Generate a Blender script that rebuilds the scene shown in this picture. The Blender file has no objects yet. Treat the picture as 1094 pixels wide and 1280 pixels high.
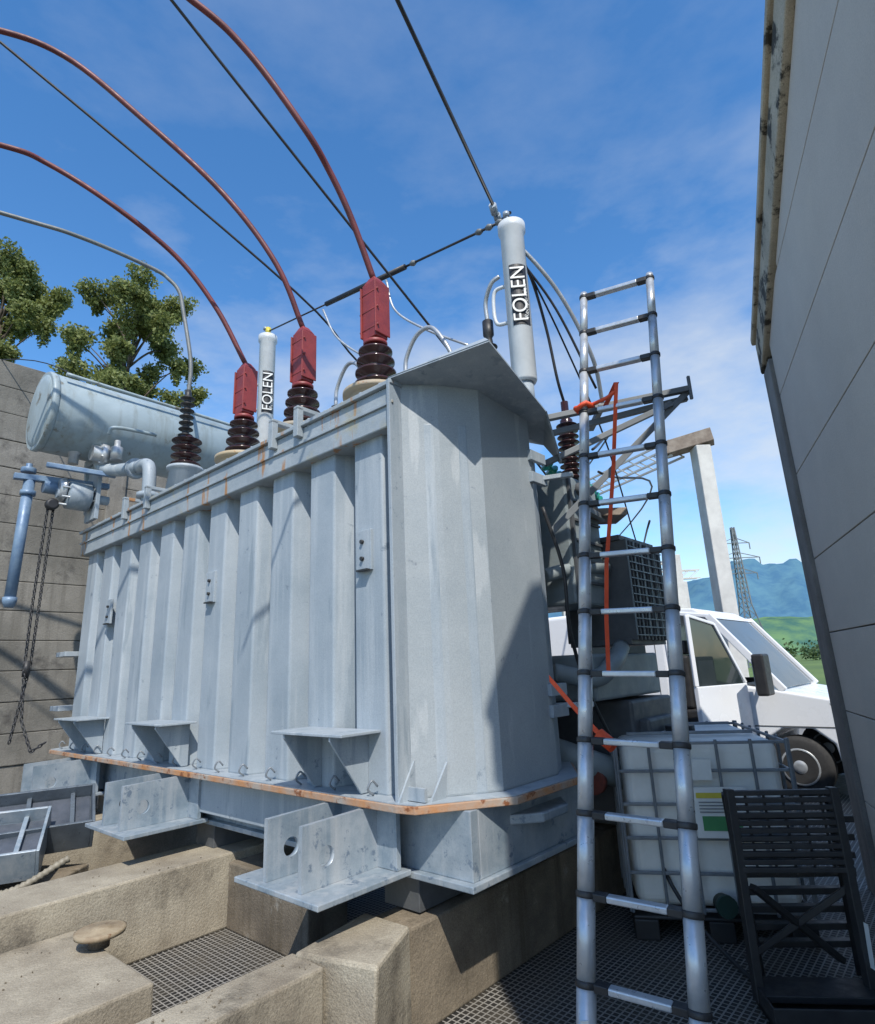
import bpy, math, random, bmesh
from mathutils import Vector, Matrix, noise
random.seed(7)
sc=bpy.context.scene
V=Vector
# ------------------------------------------------------------------ materials
def newmat(name):
    m=bpy.data.materials.new(name);m.use_nodes=True
    nt=m.node_tree;b=nt.nodes['Principled BSDF'];return m,nt,b
def ramp(nt,fac,stops):
    r=nt.nodes.new('ShaderNodeValToRGB');e=r.color_ramp.elements
    while len(e)<len(stops):e.new(.5)
    for i,(p,c) in enumerate(stops):
        e[i].position=p;e[i].color=(*c,1) if len(c)==3 else c
    nt.links.new(fac,r.inputs[0]);return r
def coords(nt,scale=(1,1,1),rot=0):
    tc=nt.nodes.new('ShaderNodeTexCoord');mp=nt.nodes.new('ShaderNodeMapping')
    mp.inputs['Scale'].default_value=scale;mp.inputs['Rotation'].default_value=(0,0,rot)
    nt.links.new(tc.outputs['Object'],mp.inputs[0]);return mp.outputs[0]
def noi(nt,vec,scale,detail=6,rough=.6):
    n=nt.nodes.new('ShaderNodeTexNoise');n.inputs['Scale'].default_value=scale;n.inputs['Detail'].default_value=detail
    n.inputs['Roughness'].default_value=rough;nt.links.new(vec,n.inputs['Vector']);return n.outputs['Fac']
def mix(nt,fac,a,b,mode='MIX'):
    m=nt.nodes.new('ShaderNodeMix');m.data_type='RGBA';m.blend_type=mode
    for s,x in((0,fac),(6,a),(7,b)):
        if hasattr(x,'is_linked'):nt.links.new(x,m.inputs[s])
        elif s==0:m.inputs[0].default_value=x
        else:m.inputs[s].default_value=(*x,1)
    return m.outputs[2]
def mat(name,c1,c2=None,scale=2.,rough=.6,metal=0,streak=None,spots=None,spot_scale=6,spot_lo=.62,bump=.15,fine=60,lo=.35,hi=.65,spec=.5,streak_lo=.5,streak2=None,s2lo=.66,spot_w=.06,s2a=.85,grain=0):
    m,nt,b=newmat(name)
    c2=c2 or tuple(x*.75 for x in c1)
    v=coords(nt)
    f=noi(nt,v,scale,8,.65)
    col=ramp(nt,f,[(lo,c2),(hi,c1)]).outputs[0]
    if streak:
        vs=coords(nt,(9,9,.5));fs=noi(nt,vs,1.2,5,.6)
        rs=ramp(nt,fs,[(streak_lo,(0,0,0)),(streak_lo+.22,(1,1,1))]).outputs[0]
        col=mix(nt,rs,col,streak)
    if streak2:
        vs=coords(nt,(5,5,.7));fs=noi(nt,vs,1.7,4,.55)
        rs=ramp(nt,fs,[(s2lo,(0,0,0)),(s2lo+.05,(s2a,s2a,s2a))]).outputs[0]
        col=mix(nt,rs,col,streak2)
    if spots:
        fp=noi(nt,v,spot_scale,10,.7)
        rp=ramp(nt,fp,[(spot_lo,(0,0,0)),(spot_lo+spot_w,(1,1,1))]).outputs[0]
        col=mix(nt,rp,col,spots)
    if grain:
        gg=noi(nt,v,140,3,.7);rg_=ramp(nt,gg,[(.3,(1-grain,)*3),(.7,(1+grain*.4,)*3)]).outputs[0]
        col=mix(nt,1.0,col,rg_,'MULTIPLY')
    nt.links.new(col,b.inputs['Base Color'])
    b.inputs['Metallic'].default_value=metal
    fr=noi(nt,v,scale*3,5,.6)
    rr=ramp(nt,fr,[(.3,(max(0,rough-.12),)*3),(.7,(min(1,rough+.12),)*3)]).outputs[0]
    nt.links.new(rr,b.inputs['Roughness'])
    b.inputs['Specular IOR Level'].default_value=spec
    if bump:
        fb=noi(nt,v,fine,6,.6);bm=nt.nodes.new('ShaderNodeBump');bm.inputs['Strength'].default_value=bump;bm.inputs['Distance'].default_value=.01
        nt.links.new(fb,bm.inputs['Height']);nt.links.new(bm.outputs[0],b.inputs['Normal'])
    return m
tankm=mat('weathered_grey_paint',(.345,.39,.425),(.25,.30,.34),1.1,.5,0,(.41,.45,.475),(.17,.21,.25),9,.63,.12,40,streak2=(.20,.25,.29),s2lo=.60,s2a=.6,grain=.14)
endm=mat('weathered_grey_paint_end',(.345,.38,.40),(.265,.305,.33),1.1,.55,0,None,(.18,.21,.24),13,.63,.12,40,streak2=(.43,.46,.475),s2lo=.61,s2a=.55,grain=.16)
rustm=mat('rusty_flange',(.42,.19,.07),(.33,.30,.26),5,.75,0,None,(.20,.07,.025),12,.55,.3,60)
rimm=mat('rim_paint',(.36,.40,.42),(.26,.305,.335),4,.5,0,None,(.36,.33,.21),2.5,.58,.15,40,streak2=(.38,.17,.04),s2lo=.605,grain=.14,spot_w=.12)
galv=mat('galvanised_steel',(.37,.42,.46),(.21,.27,.32),5,.42,.25,(.43,.46,.48),(.16,.21,.27),14,.58,.1,50,grain=.1)
consm=mat('conservator_paint',(.34,.41,.44),(.25,.31,.33),1.5,.45,0,(.23,.26,.25),(.15,.14,.11),3.2,.59,.08,40)
redm=mat('red_insulation',(.27,.04,.036),(.18,.028,.028),8,.5,0,None,(.36,.11,.09),20,.66,.1,80)
cabm=mat('red_cable_sheath',(.16,.03,.03),(.095,.02,.02),5,.55,bump=.05)
brown=mat('brown_porcelain',(.055,.022,.02),(.03,.012,.012),4,.18,bump=0)
tanm=mat('turret_tan',(.40,.31,.18),(.32,.28,.22),5,.6,0,None,(.33,.14,.04),8,.62)
capm=mat('cap_rust_brown',(.33,.27,.18),(.22,.16,.10),12,.75,0,None,(.15,.08,.04),18,.6)
whitem=mat('white_housing',(.62,.65,.66),(.50,.53,.54),4,.4,bump=.05)
blackm=mat('black_plastic',(.018,.018,.02),(.03,.03,.03),8,.5,bump=.1)
wirem=mat('dark_wire',(.03,.03,.035),(.05,.05,.05),8,.5,.3,bump=0)
alum=mat('aluminium',(.60,.63,.66),(.44,.47,.50),9,.36,.5,(.52,.55,.57),(.28,.29,.30),30,.66,bump=.05,fine=120)
orangem=mat('orange_strap',(.80,.10,.03),(.65,.07,.02),10,.6,bump=.1)
bluem=mat('blue_grey_valve',(.10,.17,.28),(.18,.26,.35),9,.45,.1)
darkeq=mat('dark_radiator',(.10,.105,.11),(.065,.07,.075),5,.55)
midgrey=mat('equipment_grey',(.24,.28,.29),(.17,.20,.21),3,.5)
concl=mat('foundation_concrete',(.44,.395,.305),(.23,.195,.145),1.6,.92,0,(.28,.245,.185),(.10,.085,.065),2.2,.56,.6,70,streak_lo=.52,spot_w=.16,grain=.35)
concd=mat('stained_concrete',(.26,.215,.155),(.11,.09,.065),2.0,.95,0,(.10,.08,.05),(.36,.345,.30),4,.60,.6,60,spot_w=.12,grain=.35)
plank=mat('board_marked_concrete',(.25,.235,.205),(.12,.115,.10),1.0,.95,0,(.15,.14,.12),(.07,.065,.06),2.5,.54,.6,50,spot_w=.15,grain=.3)
bwall=mat('precast_panel',(.68,.60,.51),(.59,.52,.445),.7,.88,0,(.64,.565,.48),None,bump=.3,fine=90,grain=.12,streak_lo=.58,spec=.2)
bpost=mat('precast_edge',(.27,.245,.215),(.18,.16,.14),3,.9,0,(.15,.135,.12),None,bump=.3,grain=.2)
coping=mat('mossy_coping',(.60,.50,.36),(.40,.34,.25),3,.9,0,None,(.06,.05,.035),4.0,.52,.6,40,grain=.3)
vanw=mat('white_car_paint',(.78,.80,.82),(.74,.76,.78),1,.25,bump=0)
glassd=mat('tinted_glass',(.03,.04,.045),(.02,.03,.03),1,.06,bump=0,spec=.9)
tyre=mat('tyre_rubber',(.02,.02,.02),(.03,.03,.03),8,.8)
ibcw=mat('ibc_plastic',(.82,.81,.76),(.66,.65,.59),2.5,.45,0,None,(.46,.44,.37),3,.64,.08,20)
hosem=mat('hose_beige',(.28,.25,.19),(.18,.16,.12),20,.6)
gravel=mat('gravel',(.26,.25,.23),(.13,.125,.115),30,.95,bump=.9,fine=45)
grass=mat('grass_field',(.12,.18,.035),(.07,.12,.025),.05,.95,bump=.3,fine=4)
barkm=mat('bark',(.14,.11,.08),(.07,.055,.04),6,.95,bump=.6,fine=20)
postw=mat('white_concrete_post',(.56,.55,.51),(.44,.43,.40),3,.85)
lattice=mat('lattice_steel',(.18,.20,.21),(.13,.14,.15),1,.6,.3,bump=0)
rustbeam=mat('weathered_beam',(.30,.25,.20),(.16,.12,.09),4,.85)
glassg=mat('green_glass_insulator',(.02,.25,.17),(.02,.18,.12),5,.15,bump=0)
labw=mat('label_white',(.72,.73,.70),(.62,.63,.60),4,.5,bump=0)
laby=mat('label_yellow',(.62,.52,.06),(.5,.42,.05),4,.5,bump=0)
labg=mat('label_green',(.07,.28,.10),(.05,.2,.08),4,.5,bump=0)
silver=mat('pale_metal',(.50,.52,.53),(.36,.38,.39),6,.4,.5)
condm=mat('conduit_grey',(.20,.21,.21),(.13,.14,.14),6,.55,.2)
cagem=mat('cage_galvanised',(.25,.27,.29),(.16,.18,.2),6,.45,.4)
darkpan=mat('dark_panel',(.045,.055,.07),(.09,.10,.12),5,.35)
trayg=mat('tray_dark_steel',(.16,.19,.22),(.10,.12,.14),6,.35,.4)
def leafmat(name,c1,c2,tr_=.35):
    m,nt,b=newmat(name);v=coords(nt)
    f=noi(nt,v,1.3,4,.6);g=noi(nt,v,25,2,.5)
    col=ramp(nt,f,[(.35,c2),(.65,c1)]).outputs[0]
    col=mix(nt,ramp(nt,g,[(.4,(0,0,0)),(.6,(.5,.5,.5))]).outputs[0],col,tuple(x*1.5 for x in c1))
    nt.links.new(col,b.inputs['Base Color']);b.inputs['Roughness'].default_value=.6
    tr=nt.nodes.new('ShaderNodeBsdfTranslucent');nt.links.new(col,tr.inputs[0])
    ms=nt.nodes.new('ShaderNodeMixShader');ms.inputs[0].default_value=tr_
    nt.links.new(b.outputs[0],ms.inputs[1]);nt.links.new(tr.outputs[0],ms.inputs[2])
    nt.links.new(ms.outputs[0],nt.nodes['Material Output'].inputs[0]);return m
leafm=leafmat('birch_leaves',(.21,.24,.075),(.12,.15,.045),.4)
leafd=leafmat('hedge_leaves',(.06,.10,.03),(.035,.06,.02))
def grating():
    m,nt,b=newmat('floor_grating');ang=math.atan2(.754,.656)
    v=coords(nt,(1,1,1),-ang)
    br=nt.nodes.new('ShaderNodeTexBrick');br.offset=0;br.squash=1
    nt.links.new(v,br.inputs['Vector'])
    for k,x in(('Scale',1),('Mortar Size',.0045),('Mortar Smooth',.2),('Brick Width',.034),('Row Height',.034)):br.inputs[k].default_value=x
    br.inputs['Color1'].default_value=(.012,.012,.012,1);br.inputs['Color2'].default_value=(.02,.018,.015,1);br.inputs['Mortar'].default_value=(.26,.25,.23,1)
    f=noi(nt,coords(nt),2.5,6,.6);col=mix(nt,ramp(nt,f,[(.4,(0,0,0)),(.7,(.6,.6,.6))]).outputs[0],br.outputs[0],(.10,.085,.06))
    nt.links.new(col,b.inputs['Base Color']);b.inputs['Roughness'].default_value=.7
    bm=nt.nodes.new('ShaderNodeBump');bm.inputs['Strength'].default_value=.8;bm.inputs['Distance'].default_value=.01
    nt.links.new(br.outputs['Fac'],bm.inputs['Height']);nt.links.new(bm.outputs[0],b.inputs['Normal']);return m
gratm=grating()
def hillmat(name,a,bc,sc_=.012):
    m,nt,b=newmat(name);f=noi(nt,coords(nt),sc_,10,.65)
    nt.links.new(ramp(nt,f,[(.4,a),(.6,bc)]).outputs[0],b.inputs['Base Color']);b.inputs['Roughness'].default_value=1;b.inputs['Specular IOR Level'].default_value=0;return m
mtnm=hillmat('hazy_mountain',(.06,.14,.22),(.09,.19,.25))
hillm=hillmat('near_hill',(.05,.12,.10),(.12,.21,.10))
# ------------------------------------------------------------------ mesh builder
def W(l,n,z=0):return V((-.2-.754*l+.656*n, 3.2+.656*l+.754*n, z))
class M:
    def __init__(s,T=None):
        s.v=[];s.f=[];s.sm=[];s.T=T or (lambda x,y,z:V((x,y,z)))
    def P(s,p):return s.T(*p)
    def poly(s,pts,smooth=False):
        i=len(s.v);s.v+= [s.P(p) for p in pts];s.f.append(list(range(i,i+len(pts))));s.sm.append(smooth);return s
    def extr(s,poly,z0,z1):
        n=len(poly);i=len(s.v)
        z0f=z0 if callable(z0) else (lambda a,b:z0)
        z1f=z1 if callable(z1) else (lambda a,b:z1)
        s.v+=[s.P((a,b,z0f(a,b))) for a,b in poly]+[s.P((a,b,z1f(a,b))) for a,b in poly]
        s.f.append(list(range(i,i+n)));s.f.append(list(range(i+2*n-1,i+n-1,-1)));s.sm+=[False]*2
        for k in range(n):
            j=(k+1)%n;s.f.append([i+k,i+j,i+n+j,i+n+k]);s.sm.append(False)
        return s
    def box(s,x0,x1,y0,y1,z0,z1):
        return s.extr([(x0,y0),(x1,y0),(x1,y1),(x0,y1)],z0,z1)
    def hexa(s,b,t):
        i=len(s.v);s.v+=[s.P(p) for p in b]+[s.P(p) for p in t];n=len(b)
        s.f.append(list(range(i,i+n)));s.f.append(list(range(i+2*n-1,i+n-1,-1)));s.sm+=[False]*2
        for k in range(n):
            j=(k+1)%n;s.f.append([i+k,i+j,i+n+j,i+n+k]);s.sm.append(False)
        return s
    def beam(s,p0,p1,w,h,up=(0,0,1)):
        p0=s.P(p0);p1=s.P(p1);d=(p1-p0).normalized();u=V(up)
        if abs(d.dot(u))>.98:u=V((1,0,0))
        a=d.cross(u).normalized();b=a.cross(d).normalized()
        T=s.T;s.T=lambda x,y,z:V((x,y,z))
        q=lambda p:[p+a*(sx*w/2)+b*(sy*h/2) for sx,sy in((-1,-1),(1,-1),(1,1),(-1,1))]
        s.hexa(q(p0),q(p1));s.T=T;return s
    def lathe(s,p,axis,prof,seg=24,raw=False):
        p=p if raw else s.P(p);d=V(axis).normalized();u=V((0,0,1)) if abs(d.z)<.9 else V((1,0,0))
        a=d.cross(u).normalized();b=d.cross(a)
        i=len(s.v)
        for h,r in prof:
            for k in range(seg):
                t=2*math.pi*k/seg;s.v.append(p+d*h+(a*math.cos(t)+b*math.sin(t))*r)
        for j in range(len(prof)-1):
            for k in range(seg):
                k2=(k+1)%seg;s.f.append([i+j*seg+k,i+j*seg+k2,i+(j+1)*seg+k2,i+(j+1)*seg+k]);s.sm.append(True)
        s.f.append([i+k for k in range(seg)]);s.f.append([i+(len(prof)-1)*seg+k for k in range(seg-1,-1,-1)]);s.sm+=[False,False]
        return s
    def cyl(s,p0,p1,r0,r1=None,seg=20):
        p0=s.P(p0);p1=s.P(p1);r1=r0 if r1 is None else r1
        return s.lathe(p0,p1-p0,[(0,r0),((p1-p0).length,r1)],seg,True)
    def tube(s,pts,r,seg=8,sub=8,cr=True):
        P=[s.P(p) for p in pts]
        if cr and len(P)>2:
            Q=[];E=[P[0]*2-P[1]]+P+[P[-1]*2-P[-2]]
            for i in range(1,len(E)-2):
                for k in range(sub):
                    t=k/sub;a,b,c,d=E[i-1],E[i],E[i+1],E[i+2]
                    Q.append(.5*((2*b)+(c-a)*t+(2*a-5*b+4*c-d)*t*t+(3*b-a-3*c+d)*t**3))
            Q.append(P[-1]);P=Q
        i0=len(s.v);n=len(P);ref=V((0,0,1))
        d0=(P[1]-P[0]).normalized()
        if abs(d0.z)>.9:ref=V((1,0,0))
        a=d0.cross(ref).normalized()
        for i,p in enumerate(P):
            d=(P[min(i+1,n-1)]-P[max(i-1,0)]).normalized()
            a=(a-d*a.dot(d)).normalized();b=d.cross(a)
            rr=r(i/(n-1)) if callable(r) else r
            for k in range(seg):
                t=2*math.pi*k/seg;s.v.append(p+(a*math.cos(t)+b*math.sin(t))*rr)
        for j in range(n-1):
            for k in range(seg):
                k2=(k+1)%seg;s.f.append([i0+j*seg+k,i0+j*seg+k2,i0+(j+1)*seg+k2,i0+(j+1)*seg+k]);s.sm.append(True)
        s.f.append([i0+k for k in range(seg)]);s.f.append([i0+(n-1)*seg+k for k in range(seg-1,-1,-1)]);s.sm+=[False,False]
        return s
    def obj(s,name,par,m,bevel=0,solid=0,seg=2,recalc=True):
        me=bpy.data.meshes.new(name);me.from_pydata([tuple(v) for v in s.v],[],s.f)
        for p,x in zip(me.polygons,s.sm):p.use_smooth=x
        if recalc:
            bm=bmesh.new();bm.from_mesh(me);bmesh.ops.recalc_face_normals(bm,faces=bm.faces);bm.to_mesh(me);bm.free()
        me.materials.append(m);o=bpy.data.objects.new(name,me);sc.collection.objects.link(o)
        if par:o.parent=par
        if solid:
            k=o.modifiers.new('s','SOLIDIFY');k.thickness=solid;k.offset=0
        if bevel:
            k=o.modifiers.new('b','BEVEL');k.width=bevel;k.segments=seg;k.limit_method='ANGLE';k.angle_limit=math.radians(40);k.harden_normals=False
        return o
def grp(name):
    e=bpy.data.objects.new(name,None);sc.collection.objects.link(e);e.empty_display_size=.2;return e
# ------------------------------------------------------------------ camera
c_,s_=math.cos(math.radians(14.9)),math.sin(math.radians(14.9));r_=math.radians(2.5)
R=V((1,0,0));U=V((0,-s_,c_));F=V((0,c_,s_))
X=R*math.cos(r_)-U*math.sin(r_);Y=R*math.sin(r_)+U*math.cos(r_);Z=-F
mw=Matrix(((X.x,Y.x,Z.x,0),(X.y,Y.y,Z.y,0),(X.z,Y.z,Z.z,1.6),(0,0,0,1)))
cd=bpy.data.cameras.new('camera');cam=bpy.data.objects.new('camera',cd);sc.collection.objects.link(cam);cam.matrix_world=mw
cd.sensor_fit='VERTICAL';cd.sensor_height=36;cd.lens=740/1280*36;cd.clip_end=8000;cd.clip_start=.05;sc.camera=cam
# ------------------------------------------------------------------ light & sky
sd=V((.085,-.453,.551)).normalized()
el=math.asin(sd.z);az=math.atan2(sd.x,sd.y)
w=bpy.data.worlds.new('World');sc.world=w;w.use_nodes=True;nt=w.node_tree
sky=nt.nodes.new('ShaderNodeTexSky');sky.sky_type='NISHITA';sky.sun_disc=False;sky.sun_elevation=el;sky.sun_rotation=az;sky.altitude=300;sky.air_density=1.0;sky.dust_density=.5;sky.ozone_density=2.0
tc=nt.nodes.new('ShaderNodeTexCoord');mp=nt.nodes.new('ShaderNodeMapping');mp.inputs['Scale'].default_value=(1.0,1.0,2.4);mp.inputs['Rotation'].default_value=(.3,.5,.2);mp.inputs['Location'].default_value=(1.7,.4,.9)
nt.links.new(tc.outputs['Generated'],mp.inputs[0])
n1=noi(nt,mp.outputs[0],2.2,9,.58)
rc=ramp(nt,n1,[(.46,(0,0,0)),(.70,(.75,.75,.75))])
sep=nt.nodes.new('ShaderNodeSeparateXYZ');nt.links.new(tc.outputs['Generated'],sep.inputs[0])
hz=ramp(nt,sep.outputs[2],[(.0,(1,1,1)),(.42,(.9,.9,.9)),(.72,(.22,.22,.22))])
mm=nt.nodes.new('ShaderNodeMath');mm.operation='MULTIPLY';nt.links.new(rc.outputs[0],mm.inputs[0]);nt.links.new(hz.outputs[0],mm.inputs[1])
hs=nt.nodes.new('ShaderNodeHueSaturation');hs.inputs['Saturation'].default_value=1.27;hs.inputs['Value'].default_value=1.8
nt.links.new(sky.outputs[0],hs.inputs['Color'])
cl=mix(nt,mm.outputs[0],hs.outputs[0],(5.7,6.1,6.5))
bg=nt.nodes['Background'];nt.links.new(cl,bg.inputs[0]);bg.inputs[1].default_value=.135
sl=bpy.data.lights.new('sun','SUN');sl.energy=5.0;sl.angle=math.radians(.5);sl.color=(1,.945,.86)
so=bpy.data.objects.new('sun',sl);sc.collection.objects.link(so);so.rotation_euler=sd.to_track_quat('Z','Y').to_euler();so.location=(0,0,30)
# ------------------------------------------------------------------ ground
M().poly([(-3000,-3000,-.03),(3000,-3000,-.03),(3000,4000,-.03),(-3000,4000,-.03)]).obj('ground',None,grass)
M().poly([(-25,-20,-.015),(25,-20,-.015),(25,26,-.015),(-25,26,-.015)]).obj('gravel_yard',None,gravel)
M().poly([(-9,-3,0),(4.6,-3,0),(4.6,9.5,0),(-9,9.5,0)]).obj('steel_grating_floor',None,gratm)
# ------------------------------------------------------------------ foundation
fo=grp('concrete_foundation')
M(W).box(0,.22,-3.5,-.52,0,.45).obj('beam_front',fo,concl,.012)
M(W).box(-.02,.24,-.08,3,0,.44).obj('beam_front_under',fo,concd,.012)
M(W).hexa([(.17,-.53,0),(-.2,-.45,0),(-.04,-.06,0),(.25,-.1,0)],[(.17,-.55,.47),(-.22,-.43,.47),(-.05,-.07,.47),(.25,-.08,.47)]).obj('end_block',fo,concl,.015)
M(W).box(1.85,2.3,-3.5,3,0,.45).obj('beam_rear',fo,concl,.012)
M(W).box(.85,1.84,-3.5,-.82,0,.28).obj('low_plinth',fo,concl,.012)
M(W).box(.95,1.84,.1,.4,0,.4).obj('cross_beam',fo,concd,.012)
M(W).box(3.9,4.4,-1.5,3,0,.45).obj('beam_far',fo,concl,.012)
M().lathe((-1.86,3.54,.28),(0,0,1),[(0,.05),(.03,.05),(.035,.06),(.05,.06)],24).obj('stem',fo,concd)
M().lathe((-1.86,3.54,.33),(0,0,1),[(0,.06),(.01,.12),(.03,.125),(.035,.11),(.037,.05),(.042,.045),(.043,.01)],32).obj('mushroom_cap',fo,capm)
random.seed(21);g=M()
for i in range(110):
    if i%3==0:p=W(random.uniform(.9,1.8),random.uniform(-1.8,-.85),.282)
    elif i%3==1:p=W(1.88+.4*random.random()**3,random.uniform(-1.6,0),.452)
    else:p=W(random.uniform(.02,.2),random.uniform(-1.3,-.55),.452)
    s=random.uniform(.0015,.005);a=random.random()*3
    dx=V((math.cos(a),math.sin(a),0))*s;dy=V((-math.sin(a),math.cos(a),0))*s*random.uniform(.5,1)
    g.hexa([p-dx-dy,p+dx-dy,p+dx*.8+dy,p-dx+dy*.7],[q+V((0,0,s)) for q in(p-dx*.6-dy*.6,p+dx*.5-dy*.7,p+dx*.5+dy*.4,p-dx*.7+dy*.5)])
g.obj('loose_chips',fo,concd)
# ------------------------------------------------------------------ TRANSFORMER
tr=grp('power_transformer')
z0,z1=.98,3.25
pts=[]
n=11;pitch=4.88/n
for i in range(n-1,-1,-1):
    a=.01+i*pitch
    pts+=[(a+pitch-.02,.26),(a+pitch-.05,0),(a+.145,0),(a+.04,.26)]
out=[(0.0,.26),(0,0),(-.13,.13),(-.25,.30),(-.295,.42),(-.295,.911),(-.22,1.1),(0,1.29),(4.9,1.29),(5.2,.9),(5.2,.38),(4.93,.26)]
M(W).extr(pts+out,z0,3.0).obj('tank',tr,tankm,.014,seg=3)
M(W).extr([(.01,.02),(-.004,-.004),(-.16,.165),(-.30,.38),(-.302,.915),(-.005,1.295),(.01,1.2)],z0,3.25).obj('end_panel',tr,endm,.02,seg=3)
M(W).extr([(.0,.1),(4.9,.1),(5.2,.4),(5.2,.9),(4.9,1.28),(0,1.28)],2.99,3.24).obj('upper_tank',tr,tankm)
M(W).box(0,4.93,-.06,.14,2.97,3.22).obj('rim_band',tr,rimm,.008)
M(W).box(-.02,4.97,-.085,1.33,3.222,3.25).obj('cover_plate',tr,rimm,.004)
M(W).box(.3,4.8,.12,1.15,3.251,3.31).obj('cover_raised',tr,rimm,.01)
M(W).box(-.02,4.95,-.075,-.061,3.10,3.12).obj('rim_ledge',tr,rimm,.003)
b=M(W)
for i in range(28):
    l=.1+i*.175;b.lathe((l,-.05,3.25),(0,0,1),[(0,.014),(.02,.014)],6);b.lathe((l,-.05,3.205),(0,0,1),[(0,.012),(.018,.012)],6)
b.obj('cover_bolts',tr,galv)
b=M(W)
for l in(.85,1.15,3.2,3.7):
    b.box(l,l+.05,-.11,-.062,3.15,3.36);b.box(l,l+.05,-.11,.1,3.34,3.37)
b.obj('rim_brackets',tr,rimm,.004)
M(W).box(-.012,.012,-.09,.02,z0,3.25).obj('corner_stiffener',tr,tankm,.004)
a=(0,-.085,3.255);b_=(-.63,.06,3.29);c=(-.46,.9,3.20);d=(-.18,1.32,3.16);e=(.02,1.33,3.255)
M(W).poly([a,b_,c]).poly([a,c,d,e]).obj('hood_plate',tr,tankm,0,.012)
M(W).poly([c,(-.36,1.22,2.96),(-.3,1.32,2.98),d]).obj('hood_flap',tr,tankm,0,.012)
M(W).poly([a,b_,(-.58,.1,3.34),(-.02,.05,3.34)]).obj('hood_upstand',tr,tankm,0,.012)
M(W).box(-.35,.15,.3,.62,3.32,3.42).obj('hood_cap',tr,tankm,.01)
fl=[(-.02,-.12),(-.13,-.10),(-.42,.33),(-.43,.95),(-.12,1.4),(5,1.4),(5.3,.95),(5.3,.33),(5.0,-.12)]
M(W).extr(fl,.945,.98).obj('base_flange',tr,rustm,.004)
M(W).extr([(l*1.0+(0.012 if l<1 else -.012),n_+(.012 if n_<.5 else -.012)) for l,n_ in fl],.981,.986).obj('flange_paint',tr,tankm)
M(W).poly([(-.02,-.1,.985),(-.02,.02,.985),(-.02,.02,1.17)]).poly([(-.14,-.0,.985),(-.14,.11,.985),(-.14,.13,1.15)]).obj('corner_lug',tr,tankm,0,.012)
M(W).box(-.14,-.02,-.04,-.02,.99,1.05).obj('lug_plate',tr,tankm)
for k,l0 in enumerate((.2,2.2,3.85)):
    g=M(W);g.box(l0,l0+.62,-.27,-.0,1.29,1.305)
    for dl in(.1,.5):
        g.hexa([(l0+dl,-.0,.99),(l0+dl,-.05,.99),(l0+dl,-.26,1.27),(l0+dl,-.26,1.289),(l0+dl,0,1.289)],[(l0+dl+.015,-.0,.99),(l0+dl+.015,-.05,.99),(l0+dl+.015,-.26,1.27),(l0+dl+.015,-.26,1.289),(l0+dl+.015,0,1.289)])
    g.obj('jacking_bracket_%d'%k,tr,tankm,.003)
for k,l0 in enumerate((.24,2.02,4.02)):
    M(W).box(l0,l0+.13,-.018,.002,2.17,2.41).obj('nameplate_bracket_%d'%k,tr,tankm,.003)
    g=M(W)
    for zz in(2.24,2.34):g.lathe((l0+.07,-.018,zz),W(0,-1)-W(0,0),[(0,.013),(.016,.013)],6)
    g.box(l0+.01,l0+.1,-.045,-.018,2.165,2.175)
    g.obj('bracket_bolts_%d'%k,tr,blackm)
g=M(W)
for i in range(16):
    l=.22+i*.31;g.tube([(l,-.04,.99),(l+.01,-.07,1.02),(l,-.05,1.06),(l-.01,-.02,1.03)],.006,6,4)
g.obj('flange_clips',tr,cagem)
M(W).box(-.3,4.6,.1,.16,.64,.944).obj('skid_web',tr,galv,.004)
M(W).box(-.3,-.25,.16,1.15,.64,.944).obj('skid_end',tr,galv,.004)
M(W).box(-.33,4.7,.06,1.2,.61,.64).obj('skid_bottom',tr,galv,.004)
M(W).box(.6,2.1,.0,.1,.7,.944).obj('skid_side_plate',tr,tankm,.004)
M(W).box(-.15,4.5,1.12,1.16,.66,.944).obj('skid_back',tr,galv)
def disc_cut(o,l,nn,z,r,axis):
    c=M(W).lathe((l,nn,z),axis,[(-.2,r),(.2,r)],24).obj('cutter',None,galv)
    k=o.modifiers.new('bool','BOOLEAN');k.operation='DIFFERENCE';k.object=c;k.solver='EXACT'
    dg=bpy.context.evaluated_depsgraph_get();me2=bpy.data.meshes.new_from_object(o.evaluated_get(dg))
    o.modifiers.remove(k);o.data=me2;bpy.data.objects.remove(c,do_unlink=True)
LD=W(1,0)-W(0,0);ND=W(0,1)-W(0,0)
for k,l0 in enumerate((.1,2.1,4.0)):
    M(W).box(l0-.05,l0+.62,-.52,.05,.63,.655).obj('foot_plate_%d'%k,tr,galv,.004)
    for j,dl in enumerate((.12,.40)):
        o=M(W).extr([(l0+dl,-.48),(l0+dl+.028,-.48),(l0+dl+.028,.1),(l0+dl,.1)],.656,lambda a,b:.93 if b<0 else .944).obj('pull_lug_%d_%d'%(k,j),tr,galv)
        disc_cut(o,l0+dl,-.34,.78,.045,LD)
    M(W).box(l0-.02,l0+.6,-.02,.01,.656,.944).obj('foot_back_%d'%k,tr,galv,.003)
    M(W).box(l0-.05,l0+.2,.1,.9,.45,.609).obj('foot_pad_%d'%k,tr,darkeq,.004)
def shedprof(h,r,R,n):
    p=[(0,r)]
    for i in range(n):
        a=h*i/n;st=h/n;p+=[(a+st*.25,r),(a+st*.4,R),(a+st*.5,R*.98),(a+st*.8,r*1.05)]
    p.append((h,r));return p
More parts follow.
